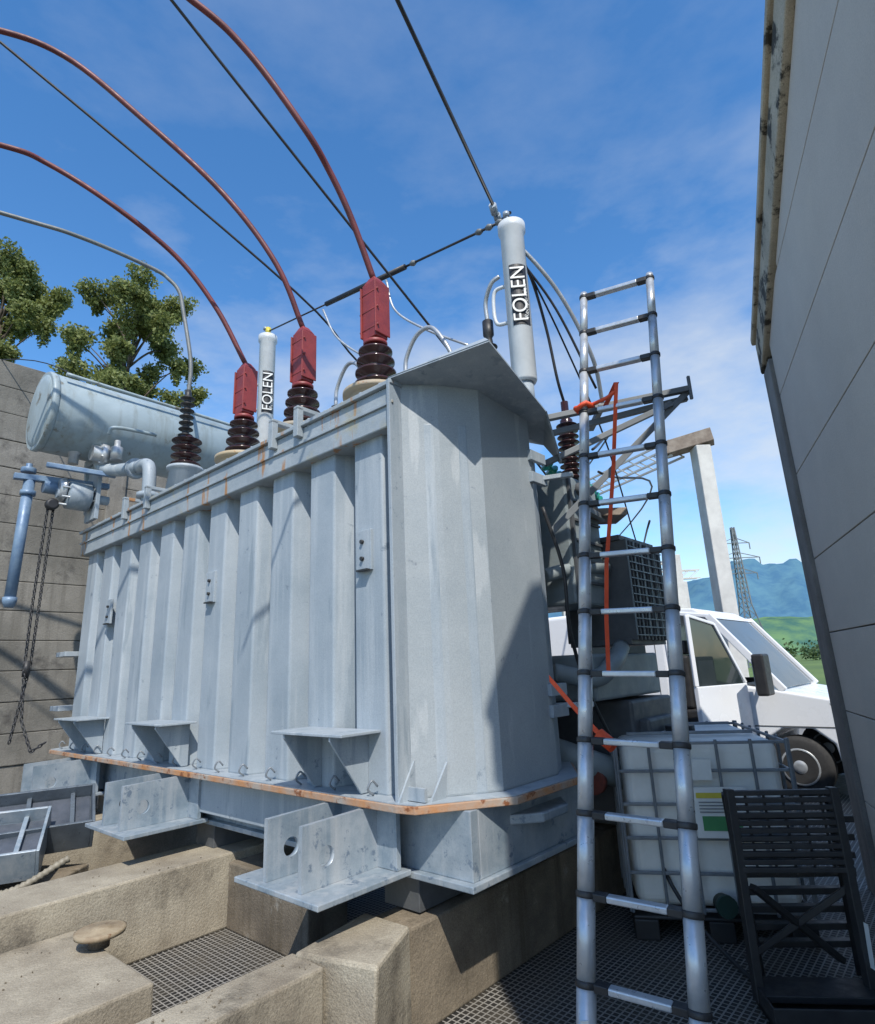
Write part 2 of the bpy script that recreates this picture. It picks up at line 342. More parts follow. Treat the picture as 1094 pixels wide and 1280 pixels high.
for k,(l,nn) in enumerate(((.62,.4),(1.54,.42),(2.42,.4))):
    g=M(W);g.lathe((l,nn,3.3),(0,0,1),[(0,.27),(.03,.27),(.031,.23),(.2,.2),(.201,.24),(.235,.24)],32);g.obj('turret_%d'%k,tr,tanm)
    M(W).lathe((l,nn,3.535),(0,0,1),[(0,.17),(.03,.17),(.031,.12),(.06,.12)],24).obj('bushing_flange_%d'%k,tr,darkeq)
    M(W).lathe((l,nn,3.58),(0,0,1),[(0,.1),(.02,.155),(.035,.155),(.05,.09),(.09,.085),(.11,.15),(.125,.15),(.14,.085),(.18,.08),(.2,.14),(.215,.14),(.23,.08),(.27,.075),(.285,.125),(.3,.125),(.315,.07),(.37,.065)],32).obj('bushing_sheds_%d'%k,tr,brown)
    M(W).lathe((l,nn,3.92),(0,0,1),[(0,.09),(.03,.09),(.05,.06),(.08,.06)],20).obj('bushing_head_%d'%k,tr,redm)
    g=M(W);g.box(l-.072,l+.072,nn-.06,nn+.06,3.97,4.44);g.box(l-.085,l-.073,nn-.075,nn+.075,3.99,4.42);g.box(l+.073,l+.085,nn-.075,nn+.075,3.99,4.42)
    g.hexa([(l-.07,nn-.055,4.441),(l+.07,nn-.055,4.441),(l+.07,nn+.055,4.441),(l-.07,nn+.055,4.441)],[(l-.03,nn-.03,4.5),(l+.03,nn-.03,4.5),(l+.03,nn+.03,4.5),(l-.03,nn+.03,4.5)])
    g.obj('terminal_cover_%d'%k,tr,redm,.01)
    g=M(W)
    for zz in(4.05,4.2,4.35):
        g.lathe((l-.1,nn-.055,zz),LD,[(0,.009),(.2,.009)],8)
    g.obj('cover_clips_%d'%k,tr,redm)
M(W).lathe((3.55,.4,3.3),(0,0,1),[(0,.2),(.4,.15),(.41,.18),(.44,.18)],24).obj('neutral_turret',tr,tankm)
M(W).lathe((3.55,.4,3.74),(0,0,1),shedprof(.35,.07,.15,4),28).obj('neutral_bushing',tr,brown)
M(W).lathe((3.6,.4,4.09),(0,0,1),shedprof(.5,.035,.075,7)+[(.56,.03)],20).obj('neutral_top',tr,blackm)
def small(l,nn,zb,k,h=.45):
    M(W).lathe((l,nn,3.3),(0,0,1),[(0,.08),(zb-3.3,.06)],16).obj('lv_base_%d'%k,tr,tankm)
    M(W).lathe((l,nn,zb),(0,0,1),shedprof(h*.6,.03,.06,5)+[(h*.7,.025),(h*.75,.04),(h,.04)],18).obj('lv_bushing_%d'%k,tr,blackm)
small(.8,.9,3.55,0,.4);small(1.7,.9,3.55,1,.42);small(-.05,.9,3.6,2,.45);small(2.6,.9,3.7,3,.4)
g=M(W)
g.tube([(.8,.9,3.95),(.78,.9,4.1),(.66,.9,4.25),(.5,.9,4.25),(.36,.9,4.05),(.3,.95,3.85)],.018)
g.tube([(1.7,.9,3.97),(1.68,.9,4.15),(1.55,.9,4.32),(1.42,.9,4.3),(1.3,.9,4.13),(1.2,.95,3.95)],.018)
g.tube([(-.05,.9,4.05),(-.06,.88,4.2),(-.14,.85,4.3),(-.2,.87,4.34)],.016)
g.tube([(-.3,.9,4.55),(-.38,.95,4.5),(-.5,1.2,4.2),(-.55,1.5,3.8),(-.5,1.7,3.5)],.016)
g.tube([(1.0,.9,4.95),(.9,.9,4.6),(.6,.95,4.3),(.2,1.0,4.0)],.01)
g.tube([(1.9,.9,5.08),(1.7,.9,4.7),(1.4,.95,4.4),(1.1,1.0,4.2)],.01)
g.obj('grey_leads',tr,silver)
M(W).lathe((4.6,-.72,4.40),ND,[(0,.0001),(.0,.32),(.015,.39),(.04,.415),(.06,.42),(2.5,.42),(2.53,.38),(2.54,.01)],48).obj('conservator_tank',tr,consm)
M(W).lathe((4.6,-.705,4.40),ND,[(0,.422),(.02,.432),(.05,.432),(.07,.421)],48).obj('conservator_rim',tr,consm)
g=M(W)
for nn in(-.1,1.3):
    g.box(4.45,4.75,nn-.02,nn+.02,3.3,4.02);g.box(4.35,4.85,nn-.05,nn+.05,3.94,4.03)
    g.beam((4.75,nn,3.4),(4.9,nn,4.0),.05,.05)
g.obj('conservator_supports',tr,tankm,.005)
M(W).tube([(4.22,-.6,4.72),(4.2,.0,4.7),(4.2,1.5,4.68)],.02).obj('conservator_pipe',tr,consm)
M(W).tube([(3.85,.2,4.15),(3.85,-.2,4.12),(3.9,-.25,4.05)],.02).obj('vent_pipe',tr,consm)
g=M(W)
g.tube([(4.55,-.1,4.0),(4.4,-.1,3.85),(4.2,.0,3.8),(4.0,.1,3.8)],.07,14)
g.tube([(4.0,.1,3.8),(3.85,.12,3.8),(3.75,.12,3.72),(3.72,.12,3.5),(3.72,.12,3.3)],.065,14)
g.lathe((4.05,.1,3.8),LD,[(-.03,.11),(.03,.11)],20);g.lathe((3.72,.12,3.4),(0,0,1),[(0,.11),(.05,.11)],20)
g.lathe((4.6,-.25,3.55),ND,[(-.12,.09),(-.1,.15),(.1,.15),(.12,.09)],24);g.lathe((4.6,-.25,3.55),ND,[(-.2,.05),(.3,.05)],16)
g.obj('oil_pipework',tr,tankm)
g=M(W)
g.lathe((4.35,-.12,3.98),ND,[(-.13,.085),(-.05,.085),(-.04,.12),(.02,.12)],20)
g.lathe((4.2,-.05,3.9),(0,0,1),[(0,.06),(.14,.06),(.16,.03),(.22,.03)],16)
g.lathe((4.55,-.35,3.88),(0,0,1),[(0,.05),(.1,.05),(.11,.08),(.15,.08)],16)
g.lathe((4.62,-.42,3.6),ND,[(-.02,.1),(.02,.13),(.04,.13)],20)
for i in range(7):
    a=i*2*math.pi/7;g.lathe((4.35+.1*math.cos(a),-.16,3.98+.1*math.sin(a)),ND,[(-.02,.014),(.03,.014)],6)
    g.lathe((4.6+.12*math.cos(a),-.4,3.55+.12*math.sin(a)),ND,[(-.03,.012),(.3,.012)],6)
g.obj('gas_relay',tr,silver)
g=M(W);g.beam((4.7,-.82,3.68),(4.62,.05,3.72),.08,.06);g.lathe((4.7,-.7,3.74),(0,0,1),[(0,.07),(.05,.07),(.06,.03),(.1,.03)],16)
g.lathe((4.68,-.5,3.62),ND,[(-.06,.07),(.06,.07)],16);g.beam((4.5,-.6,3.8),(4.3,.0,3.76),.05,.05)
g.obj('valve_arm',tr,bluem,.006)
g=M(W);g.cyl((4.7,-.68,3.66),(4.72,-.70,2.42),.052,.05,18);g.lathe((4.7,-.68,3.5),(0,0,1),[(0,.07),(.05,.07)],18);g.lathe((4.72,-.7,2.36),(0,0,1),[(0,.04),(.06,.062),(.1,.062)],18)
g.obj('breather_tube',tr,bluem)
g=M(W)
def chain(g,pts,step=.035,r=.0045):
    P=[W(*p) for p in pts];T=g.T;g.T=lambda x,y,z:V((x,y,z));k=0
    for a,b in zip(P,P[1:]):
        nseg=max(1,int((b-a).length/step));d=(b-a).normalized();s1=d.cross(V((.3,.9,.1))).normalized();s2=d.cross(s1)
        for i in range(nseg):
            c=a.lerp(b,(i+.5)/nseg);s=s1 if k%2 else s2;k+=1
            g.tube([c+d*.024*math.cos(t)+s*.012*math.sin(t) for t in [j*math.pi/4 for j in range(9)]],r,5,1,False)
    g.T=T
chain(g,[(4.65,-.5,3.4),(4.66,-.52,2.4),(4.65,-.52,1.8),(4.6,-.5,1.3),(4.5,-.42,1.02),(4.42,-.33,1.1)],.035,.006)
chain(g,[(4.65,-.45,3.4),(4.66,-.46,2.5),(4.66,-.47,1.8),(4.7,-.55,1.1)],.035,.006)
g.obj('hoist_chain',tr,wirem,recalc=False)
M(W).lathe((4.6,-.48,3.42),LD,[(-.04,.04),(-.03,.06),(.03,.06),(.04,.04)],20).obj('chain_wheel',tr,blackm)
M(W).cyl((4.66,-.5,1.85),(4.66,-.5,1.7),.03).obj('chain_hook',tr,blackm)
M(W).box(4.93,5.2,-.1,.1,1.35,1.4).box(4.93,5.2,-.1,.1,1.9,1.95).obj('left_brackets',tr,tankm,.004)
g=M(W)
for zz in(1.3,1.42,2.75,2.9):g.box(-.33,-.30,.88,1.06,zz,zz+.07);
g.beam((-.25,1.0,1.36),(-.45,1.15,1.36),.03,.03);g.beam((-.25,1.0,2.8),(-.5,1.1,2.8),.04,.03)
g.obj('side_brackets',tr,tankm,.003)
g=M(W)
for i in range(10):
    nn=1.98+i*.068;g.box(-.42,.15,nn,nn+.028,1.75,2.5)
g.box(-.38,.12,1.96,2.62,2.5,2.54);g.box(-.38,.12,1.96,2.62,1.72,1.76)
g.obj('radiator_fins',tr,darkeq,.004)
g=M(W);g.box(-.25,1.2,1.45,1.93,2.0,2.95);g.box(-.3,1.0,1.5,2.6,1.35,1.66)
g.obj('rear_cabinet',tr,midgrey,.02)
g=M(W)
for zz in(2.15,2.3,2.45,2.6,2.75):g.box(-.27,-.251,1.5,1.9,zz,zz+.02)
g.box(-.275,-.252,1.46,1.49,2.02,2.93);g.lathe((-.27,1.6,2.85),-LD,[(0,.05),(.03,.05)],16)
g.obj('cabinet_ribs',tr,darkeq,.002)
g=M(W);g.box(-.35,1.0,1.9,2.65,.5,1.33);g.box(-.42,.3,2.0,2.5,1.0,1.2);g.obj('rear_oil_box',tr,darkeq,.02)
g=M(W)
for i in range(6):
    nn=1.97+i*.125;g.box(-.432,-.424,nn,nn+.01,1.78,2.5)
for i in range(12):
    zz=1.78+i*.06;g.box(-.440,-.433,1.97,2.61,zz,zz+.008)
g.obj('radiator_guard',tr,midgrey)
g=M(W);g.tube([(-.1,1.3,1.55),(-.3,1.5,1.5),(-.35,1.7,1.6),(-.3,1.95,1.7)],.06,14);g.tube([(-.1,1.3,2.2),(-.2,1.5,2.25),(-.25,1.95,2.3)],.05,14)
g.cyl((0,1.35,1.05),(-.35,1.75,.85),.09);g.obj('rear_pipes',tr,midgrey)
M(W).lathe((-.2,1.5,.85),ND,[(0,.08),(.05,.08),(.051,.05),(.15,.05)],20).obj('drain_valve',tr,mat('rust_red',(.22,.05,.03),(.12,.04,.03),8,.6))
M(W).extr([(-.1,.2),(-.42,.55),(-.42,.8),(-.1,1.15)],.82,.87).obj('lower_pan',tr,galv,.01)
M(W).tube([(-.31,1.0,2.6),(-.36,1.1,2.2),(-.34,1.15,1.8),(-.3,1.4,1.4),(-.35,1.7,.9),(-.6,1.6,.3),(-1.0,1.4,.03),(-1.5,1.0,.03),(-1.7,.2,.03)],.012).obj('control_cable',tr,blackm)
ar=grp('insulator_bracket')
M().lathe((1.06,4.4,2.74),(0,0,1),[(0,.09),(.03,.09)]+[(a+.04,b) for a,b in shedprof(.68,.05,.085,14)]+[(.74,.05),(.76,.03),(.9,.03)],24).obj('post_insulator',ar,brown)
g=M();g.box(.95,1.42,4.3,4.6,2.66,2.72);g.obj('shelf',ar,rustbeam,.006)
g=M()
g.beam((.75,3.95,3.3),(1.84,3.9,3.47),.05,.04);g.beam((.8,4.05,3.22),(1.84,3.95,3.42),.04,.04);g.beam((.76,3.9,2.46),(1.84,3.92,3.46),.035,.045)
g.beam((.76,3.9,2.95),(1.7,3.9,3.36),.04,.04);g.beam((1.2,3.9,3.36),(1.25,4.4,3.4),.04,.04);g.beam((1.84,3.88,3.38),(1.84,3.88,3.56),.02,.02)
g.beam((1.0,3.9,2.62),(1.3,4.5,2.68),.04,.04)
g.obj('steel_arms',ar,lattice,.003)
M().tube([(1.06,4.4,3.63),(1.0,4.3,3.8),(.93,4.2,4.2),(.8,4.0,4.55),(.68,3.95,4.7)],.012).obj('lead',ar,wirem)
def arrester(l,nn,zb,zt,face):
    g=grp('surge_arrester')
    M(W).lathe((l,nn,3.25),(0,0,1),[(0,.06),(zb-3.25,.06)],20).obj('stand',g,tankm)
    M(W).lathe((l,nn,zb),(0,0,1),[(0,.075),(.02,.085),(zt-zb-.1,.085),(zt-zb-.08,.1),(zt-zb-.02,.1),(zt-zb,.06)],32).obj('housing',g,whitem)
    p=W(l,nn,zt)
    b=M();b.cyl(p,p+V((-.03,0,.07)),.012);b.lathe(p+V((-.03,0,.07)),(0,0,1),[(0,.025),(.03,.025)],10);b.obj('tip',g,galv)
    b=M(W);m=zb+(zt-zb)*.5
    b.tube([(l+.08,nn-.02,m-.15),(l+.16,nn-.04,m-.13),(l+.18,nn-.04,m),(l+.16,nn-.04,m+.13),(l+.08,nn-.02,m+.15)],.014)
    b.obj('handle',g,whitem)
    ct=W(l,nn);fd=(V((0,0,0))-V((ct.x,ct.y,0)));fd.normalize()
    b=M();seg=10;R0=.0875;a0=math.atan2(fd.y,fd.x)+.25
    for i in range(seg):
        t0=a0-.75+1.5*i/seg;t1=a0-.75+1.5*(i+1)/seg
        q=lambda t,z:(ct.x+R0*math.cos(t),ct.y+R0*math.sin(t),z)
        b.poly([q(t0,m-.24),q(t1,m-.24),q(t1,m+.24),q(t0,m+.24)])
    b.obj('label_band',g,blackm)
    for txt,size,ang,shift in(('FOLEN',.145,.10,-.225),('Recuperation',.05,.62,-.19)):
        cu=bpy.data.curves.new('label_text','FONT');cu.body=txt;cu.size=size;cu.extrude=.001
        ob=bpy.data.objects.new('label_text',cu);sc.collection.objects.link(ob)
        aa=a0-.25+ang;nrm=V((math.cos(aa),math.sin(aa),0))
        sx=V((0,0,1));sy=nrm.cross(sx)
        o=ct+nrm*(.0955 if size>.1 else .0895)-sy*size*.36;o.z=m+shift
        ob.matrix_world=Matrix(((sx.x,sy.x,nrm.x,o.x),(sx.y,sy.y,nrm.y,o.y),(sx.z,sy.z,nrm.z,o.z),(0,0,0,1)))
        cu.materials.append(labw);ob.parent=g
    return g
arrester(-.32,.9,3.45,4.74,0)
arrester(2.87,.9,3.8,5.22,0)
el_=grp('insulated_line')
p0=W(2.87,.9,5.27);p1=W(-.32,.9,4.80)
a=p0.lerp(p1,.32);b=p0.lerp(p1,.66)
M().tube([p0,a],.008,8,1,False).tube([b,p1],.010,8,1,False).obj('thin_line',el_,wirem)
M().cyl(a,b,.024).obj('insulating_rod',el_,blackm)
M().lathe(p0,(0,0,1),[(-.04,.03),(.04,.03)],10).obj('brass_clamp',el_,laby)
g=M()
for t in(.68,.90,.93,.96):g.lathe(p0.lerp(p1,t),p1-p0,[(0,.015),(.03,.026),(.06,.015)],10)
g.obj('clamps',el_,condm)
ow=grp('overhead_wires')
g=M()
pt=W(-.32,.9,4.84)
g.tube([pt,(.59,3.9,4.98),(-.10,2.5,5.28),(-.8,1.0,5.75)],.013,8,1,False)
g.tube([(1.3,6.08,3.4),(.27,5.0,4.35),(-1.67,3.0,6.11),(-3.2,1.4,7.5)],.011,8,4)
g.tube([(.3,6.9,4.1),(-.80,6.0,4.96),(-1.28,5.0,5.2),(-3.27,3.5,6.5),(-5.5,2.0,7.9)],.011,8,6)
g.tube([(.72,3.85,4.6),(1.1,4.4,4.2),(1.6,5.2,3.6),(2.2,6.5,2.9)],.008)
g.tube([(.68,3.9,4.68),(1.0,4.1,4.3),(1.3,4.3,3.7)],.01)
g.tube([(-9,7.5,5.6),(-5.6,6.9,5.75),(-3.9,6.3,5.0)],.007)
g.obj('conductors',ow,wirem)
g=M()
for p in((.56,3.85,4.99),(.52,3.76,5.0)):g.lathe(p,(.3,1,-.2),[(0,.03),(.08,.03)],8)
g.obj('wire_clamps',ow,galv)
rc_=grp('red_power_cables')
g=M()
t1=W(.62,.4,4.48);t2=W(1.54,.42,4.48);t3=W(2.42,.4,4.48)
g.tube([t1,(-.55,3.75,4.91),(-.69,3.6,5.21),(-.84,3.4,5.41),(-1.20,3.2,5.88),(-1.53,3.0,6.10),(-2.3,2.6,6.4),(-4.5,1.8,6.4)],.024,10)
g.tube([t2,(-1.29,4.35,5.02),(-1.72,4.2,5.63),(-2.36,4.0,6.24),(-2.98,3.8,6.73),(-3.5,3.55,6.75),(-4.6,3.3,6.8),(-6.5,3,6.3)],.024,10)
g.tube([t3,(-2.03,4.95,5.03),(-2.36,4.75,5.47),(-2.8,4.4,5.76),(-3.28,4.2,6.03),(-3.56,4.0,6.04),(-4.6,3.8,6.2),(-6.5,3.5,5.9)],.024,10)
g.obj('cables',rc_,cabm)
gp=grp('bent_conduit')
M().tube([W(3.6,.4,4.6),W(3.6,.4,5.0),(-2.78,5.86,5.66),(-2.83,5.84,5.88),(-2.93,5.8,6.01),(-3.09,5.7,6.10),(-3.6,5.2,6.12),(-4.15,4.8,6.1),(-6.5,3.2,6.0)],.022,10).obj('pipe',gp,condm)
# ------------------------------------------------------------------ ladder
la=grp('telescopic_ladder')
Lb,Lt=V((.503,2.73,.384)),V((1.01,3.37,3.89));Rb,Rt=V((.859,2.52,.37)),V((1.368,3.17,3.87))
def lp(a,b,t):return a+(b-a)*t
g=M();blk=M();rg=M()
for (a,b) in((Lb,Lt),(Rb,Rt)):
    for i in range(-1,13):
        r=.0385-.00125*(i+1)
        t0=(i)/12;t1=min((i+1)/12,1.0)
        if i==-1:t0=-.096
        if i==12:t1=12.12/12
        g.cyl(lp(a,b,t0),lp(a,b,t1),r,r,24)
        if i>=0:
            d=(b-a).normalized();c=lp(a,b,i/12)
            blk.lathe(c-d*.012,d,[(0,r+.001),(.003,r+.006),(.022,r+.006),(.025,r+.001)],24)
for i in range(13):
    a=lp(Lb,Lt,i/12);b=lp(Rb,Rt,i/12);d=(b-a).normalized();r=.04-.00125*i
    rg.beam(a+d*(r+.05),b-d*(r+.05),.045,.026)
    blk.beam(a+d*(r-.005),a+d*(r+.05),.046,.028);blk.beam(b-d*(r-.005),b-d*(r+.05),.046,.028)
g.obj('stiles',la,alum);blk.obj('collars',la,blackm,.003);rg.obj('rungs',la,alum,.006)
M().beam(lp(Lb,Lt,-.05)+V((.25,-.25,-.1)),lp(Rb,Rt,-.03)+V((.3,-.1,-.12)),.06,.05).obj('foot_bar',la,blackm,.005)
p=lp(Lb,Lt,-.04);g=M();g.beam(p+V((-.012,-.0405,0)),p+V((-.012,-.0395,.05)),.03,.004,(0,1,0));g.obj('warning_sticker',la,labw)
st=grp('orange_ratchet_strap')
g=M()
def ribbon(g,pts,wd,wv=(1,0,0)):
    wv=V(wv)*wd/2;P=[V(p) for p in pts]
    for a,b in zip(P,P[1:]):g.poly([a-wv,a+wv,b+wv,b-wv])
l9=lp(Lb,Lt,9/12+.01);r9=lp(Rb,Rt,9/12)
m9=l9.lerp(r9,.42)
ribbon(g,[m9+V((.02,-.03,.12)),m9+V((.0,-.035,0)),m9+V((-.03,.05,-.35)),m9+V((-.07,.07,-.6)),m9+V((-.12,.1,-.9)),m9+V((-.15,.12,-1.2)),m9+V((-.17,.13,-1.5))],.022)
ribbon(g,[m9+V((.02,-.03,.12)),m9+V((.03,.3,.1))],.03)
g.tube([l9+V((.05*math.cos(t),.05*math.sin(t),.01*math.sin(3*t))) for t in [i*math.pi/6 for i in range(13)]],.014,8,1,False)
g.tube([l9,l9.lerp(r9,.3)+V((0,-.03,.03)),m9+V((0,-.03,.06))],.01)
ribbon(g,[(.56,3.3,1.53),(.66,3.2,1.38),(.74,3.05,1.26)],.035,(0,0,1));g.cyl((.72,3.0,1.27),(.77,2.95,1.22),.03)
g.obj('webbing',st,orangem,0,.003)
# ------------------------------------------------------------------ building on the right
bd=grp('precast_concrete_building')
D=V((.368,.93,0));Nn=V((.93,-.368,0));B0=V((.86,-.5,0))
def BT(x,y,z):return B0+D*x+Nn*y+V((0,0,z))
Ls=5.59;S0=.22
def roofz(s):
    if s<.95:return 5.72+(5.96-5.72)*(s-S0)/(.95-S0)
    return 5.96-(5.96-4.33)*(s-.95)/(Ls-.95)
M(BT).hexa([(s,.05,z) for s,z in((S0,0),(Ls-.02,0),(Ls-.02,roofz(Ls)-.02),(.95,5.94),(S0,roofz(S0)-.02))],[(s,7,z) for s,z in((S0,0),(Ls-.02,0),(Ls-.02,roofz(Ls)-.02),(.95,5.94),(S0,roofz(S0)-.02))]).obj('core',bd,bpost)
zs=[0,.62,1.2,1.74,2.28,2.95,3.62,4.3,5.0,5.7]
k=0
for za,zb in zip(zs,zs[1:]):
    top=lambda s:min(zb,roofz(s)-.36)
    ss=[S0+(Ls-.32-S0)*i/60 for i in range(61)]
    ss=[s for s in ss if top(s)-za>.02]
    if len(ss)<2:continue
    prof=[(ss[0],za+.005),(ss[-1],za+.005)]+[(s,top(s)-.003) for s in reversed(ss)]
    m_=M(BT);m_.hexa([(a,0,b) for a,b in prof],[(a,.06,b) for a,b in prof]);m_.obj('panel_%d'%k,bd,bwall,.003);k+=1
for nm,y0,y1,lo_,hi_,mt in(('coping_fascia',-.045,.3,-.355,-.07,coping),('coping_cap',-.075,.35,-.068,.0,coping)):
    g=M(BT)
    for sa,sb in((S0-.02,.95),(.952,Ls+.02)):
        g.hexa([(sa,y0,roofz(sa)+lo_),(sb,y0,roofz(sb)+lo_),(sb,y0,roofz(sb)+hi_),(sa,y0,roofz(sa)+hi_)],[(sa,y1,roofz(sa)+lo_),(sb,y1,roofz(sb)+lo_),(sb,y1,roofz(sb)+hi_),(sa,y1,roofz(sa)+hi_)])
    g.obj(nm,bd,mt,.015)
M(BT).box(Ls-.31,Ls,-.03,.3,0,roofz(Ls)-.37).obj('edge_post',bd,bpost,.01)
# ------------------------------------------------------------------ firewall left
fw=grp('concrete_firewall')
for i in range(16):
    za=.0+i*.36;g=M(W)
    for n0 in(-3.0,.8,4.6,8.4):
        j=random.uniform(-.012,.012);g.box(6.5+j,6.7,n0,n0+3.78,za+.003,za+.357)
    g.obj('plank_%d'%i,fw,plank,.01)
M(W).box(6.56,6.69,-3,12,0,5.7).obj('core',fw,concd)
g=M(W)
for n0 in(.78,4.58,8.38):g.box(6.44,6.5-.016,n0-.12,n0+.12,0,5.72)
g.obj('posts',fw,plank,.01)
# ------------------------------------------------------------------ left clutter
cb=grp('metal_cable_trays')
for k,(dx,dy,dz,rz) in enumerate(((0,0,0,0),(.12,.36,.08,.12),(-.5,.1,-.08,-.2))):
    def T(x,y,z,dx=dx,dy=dy,dz=dz,rz=rz):
        p=Matrix.Rotation(.45+rz,4,'Z')@Matrix.Rotation(math.radians(28),4,'X')@V((x,y,z));return p+V((-3.2+dx,4.35+dy,.56+dz))
    g=M(T);g.box(-.45,.4,-.2,.2,0,.02);g.box(-.45,.4,-.22,-.2,-.1,.12);g.box(-.45,.4,.2,.22,-.1,.12);g.box(.4,.42,-.22,.22,-.1,.12);g.box(-.47,-.45,-.22,.22,-.1,.12)
    for i in range(3):g.box(-.3+i*.28,-.27+i*.28,-.2,.2,.05,.07)
    g.obj('tray_%d'%k,cb,(galv,trayg,trayg)[k],.004)
    g=M(T);g.box(-.44,.39,-.19,.19,.022,.03);g.obj('tray_fill_%d'%k,cb,darkpan)
M().box(-3.7,-2.7,4.2,4.9,.0,.32).obj('tray_plinth',cb,concd,.01)
hs_=grp('corrugated_hose')
g=M();g.tube([(-4.2,3.7,.42),(-3.6,3.95,.40),(-3.1,4.1,.36),(-2.8,4.2,.36),(-2.6,4.45,.47)],lambda t:.022+.004*math.sin(t*260),10,30);g.obj('hose',hs_,hosem)
# ------------------------------------------------------------------ IBC
ib=grp('intermediate_bulk_container')
O=V((1.07,4.06,0));ex=V((.98,-.2,0)).normalized();ey=V((.2,.98,0)).normalized()
def IT(x,y,z):return O+ex*x+ey*y+V((0,0,z))
M(IT).box(.03,.97,.04,1.14,.16,1.1).obj('bottle',ib,ibcw,.07,seg=5)
g=M(IT)
for zz in(.17,.36,.55,.74,.93,1.09):
    for a,b in(((0,0),(1,0)),((1,0),(1,1.18)),((0,0),(0,1.18)),((0,1.18),(1,1.18))):g.beam((a[0],a[1],zz),(b[0],b[1],zz),.016,.018)
for i in range(6):
    x=i*.2;g.beam((x,-.012,.15),(x,-.012,1.11),.018,.016);g.beam((x,1.19,.15),(x,1.19,1.11),.018,.016)
for i in range(7):
    y=i*1.18/6;g.beam((-.012,y,.15),(-.012,y,1.11),.018,.016);g.beam((1.012,y,.15),(1.012,y,1.11),.018,.016)
g.beam((.1,.3,1.12),(.9,.3,1.12),.02,.02);g.beam((.1,.9,1.12),(.9,.9,1.12),.02,.02)
g.obj('cage',ib,cagem,.003)
M(IT).lathe((.5,.6,1.1),(0,0,1),[(0,.1),(.04,.1)],24).obj('lid',ib,blackm)
g=M(IT);g.box(0,1,0,1.18,.11,.13)
for x in(0,.42,.86):
    for y in(0,.5,1.04):g.box(x,x+.14,y,y+.14,.0,.11)
g.obj('pallet',ib,blackm,.008)
g=M(IT);g.box(.42,.72,-.03,-.022,.56,.84);g.obj('placard',ib,labw)
M(IT).box(.46,.68,-.0325,-.031,.60,.68).obj('placard_picture',ib,labg)
M(IT).box(.44,.60,-.034,-.0326,.78,.81).obj('placard_band',ib,laby)
g=M(IT)
for i in range(4):g.box(.45,.66-.03*(i%2),-.034,-.0326,.70+i*.018,.706+i*.018)
g.obj('placard_lines',ib,cagem)
M(IT).box(.40,.55,-.03,-.022,.88,1.0).obj('placard_upper',ib,labw)
M(IT).lathe((.5,-.02,.22),(0,-1,0),[(0,.05),(.05,.05),(.055,.06),(.08,.06)],18).obj('outlet_valve',ib,mat('dark_green_valve',(.02,.05,.04),(.02,.04,.03),5,.5))
# ------------------------------------------------------------------ black slatted crate panels leaning together
fs=grp('folding_plastic_crate')
g=M()
def FT(x,y,z):
    return V((1.42,3.3,0))+V((.98,-.12,0))*x+V((.12,.98,0))*y+V((0,0,z))
g.T=FT
for x in(0,.5):
    g.beam((x,0,.95),(x-.02,-.05,.05),.05,.04);g.beam((x,.05,.92),(x+.12,.35,.0),.045,.035)
for i in range(11):g.beam((0,.0-.003*i,.93-i*.034),(.52,.0-.003*i,.93-i*.034),.03,.024,(0,0,1))
for i in range(5):g.beam((.08+i*.09,.012,.94),(.08+i*.09,-.01,.56),.012,.012)
for i in range(8):g.beam((.06,.10+.03*i,.78-i*.09),(.62,.12+.03*i,.78-i*.09),.05,.03)
g.beam((.05,.02,.5),(.52,.3,.08),.04,.03);g.beam((.5,.02,.5),(.05,.3,.08),.04,.03)
g.beam((-.02,-.05,.1),(.48,-.05,.1),.18,.03)
g.box(-.03,.55,-.25,-.02,.03,.06)
g.box(-.03,.55,-.26,-.25,.03,.12);g.box(-.03,-.02,-.25,-.02,.03,.12);g.box(.54,.55,-.25,-.02,.03,.12)
g.obj('frame',fs,blackm,.004)
g=M(FT);g.beam((.50,-.075,.38),(.49,-.08,.2),.03,.002);g.obj('white_label',fs,labw)
# ------------------------------------------------------------------ van
va=grp('parked_van')
dv=V((-.754,.656,0)).normalized();dn=V((.656,.754,0)).normalized();VO=V((4.05,7.39,0))-dv*.95
def VT(x,y,z):return VO+dv*x+dn*y+V((0,0,z))
Wd=2.0
def side(prof,y0,y1,name,m,bev=.03,seg=3):
    g=M(VT);g.hexa([(x,y0,z) for x,z in prof],[(x,y1,z) for x,z in prof]);return g.obj(name,va,m,bev,seg=seg)
side([(2.3,.35),(5.6,.35),(5.6,2.30),(2.6,2.34),(2.3,2.28)],0,Wd,'cargo_body',vanw,.06,4)
side([(.0,.32),(.52,.32),(.56,.6),(.75,.76),(1.05,.76),(1.3,.6),(1.34,.35),(1.4,.35),(1.42,1.25),(1.1,1.2),(.45,1.08),(.08,.93),(-.02,.7)],0,Wd,'front_body',vanw,.06,5)
side([(1.66,2.10),(2.32,2.22),(2.32,2.29),(1.9,2.25)],.04,Wd-.04,'cab_roof',vanw,.02)
g=M(VT)
for y in(.04,Wd-.04):
    g.beam((.98,y,1.18),(1.72,y,2.14),.06,.09);g.beam((2.27,y,1.2),(2.32,y,2.25),.08,.08);g.beam((1.70,y,2.13),(2.32,y,2.23),.05,.05)
g.obj('pillars',va,vanw,.01)
M(VT).poly([(1.0,.1,1.21),(1.0,Wd-.1,1.21),(1.70,Wd-.15,2.12),(1.70,.15,2.12)]).obj('windscreen',va,glassd,0,.01)
M(VT).box(1.4,2.3,.05,Wd-.05,.35,.5).obj('cab_floor',va,darkeq)
side([(1.35,.45),(2.3,.45),(2.3,1.28),(1.35,1.28)],Wd-.06,Wd,'far_door',vanw)
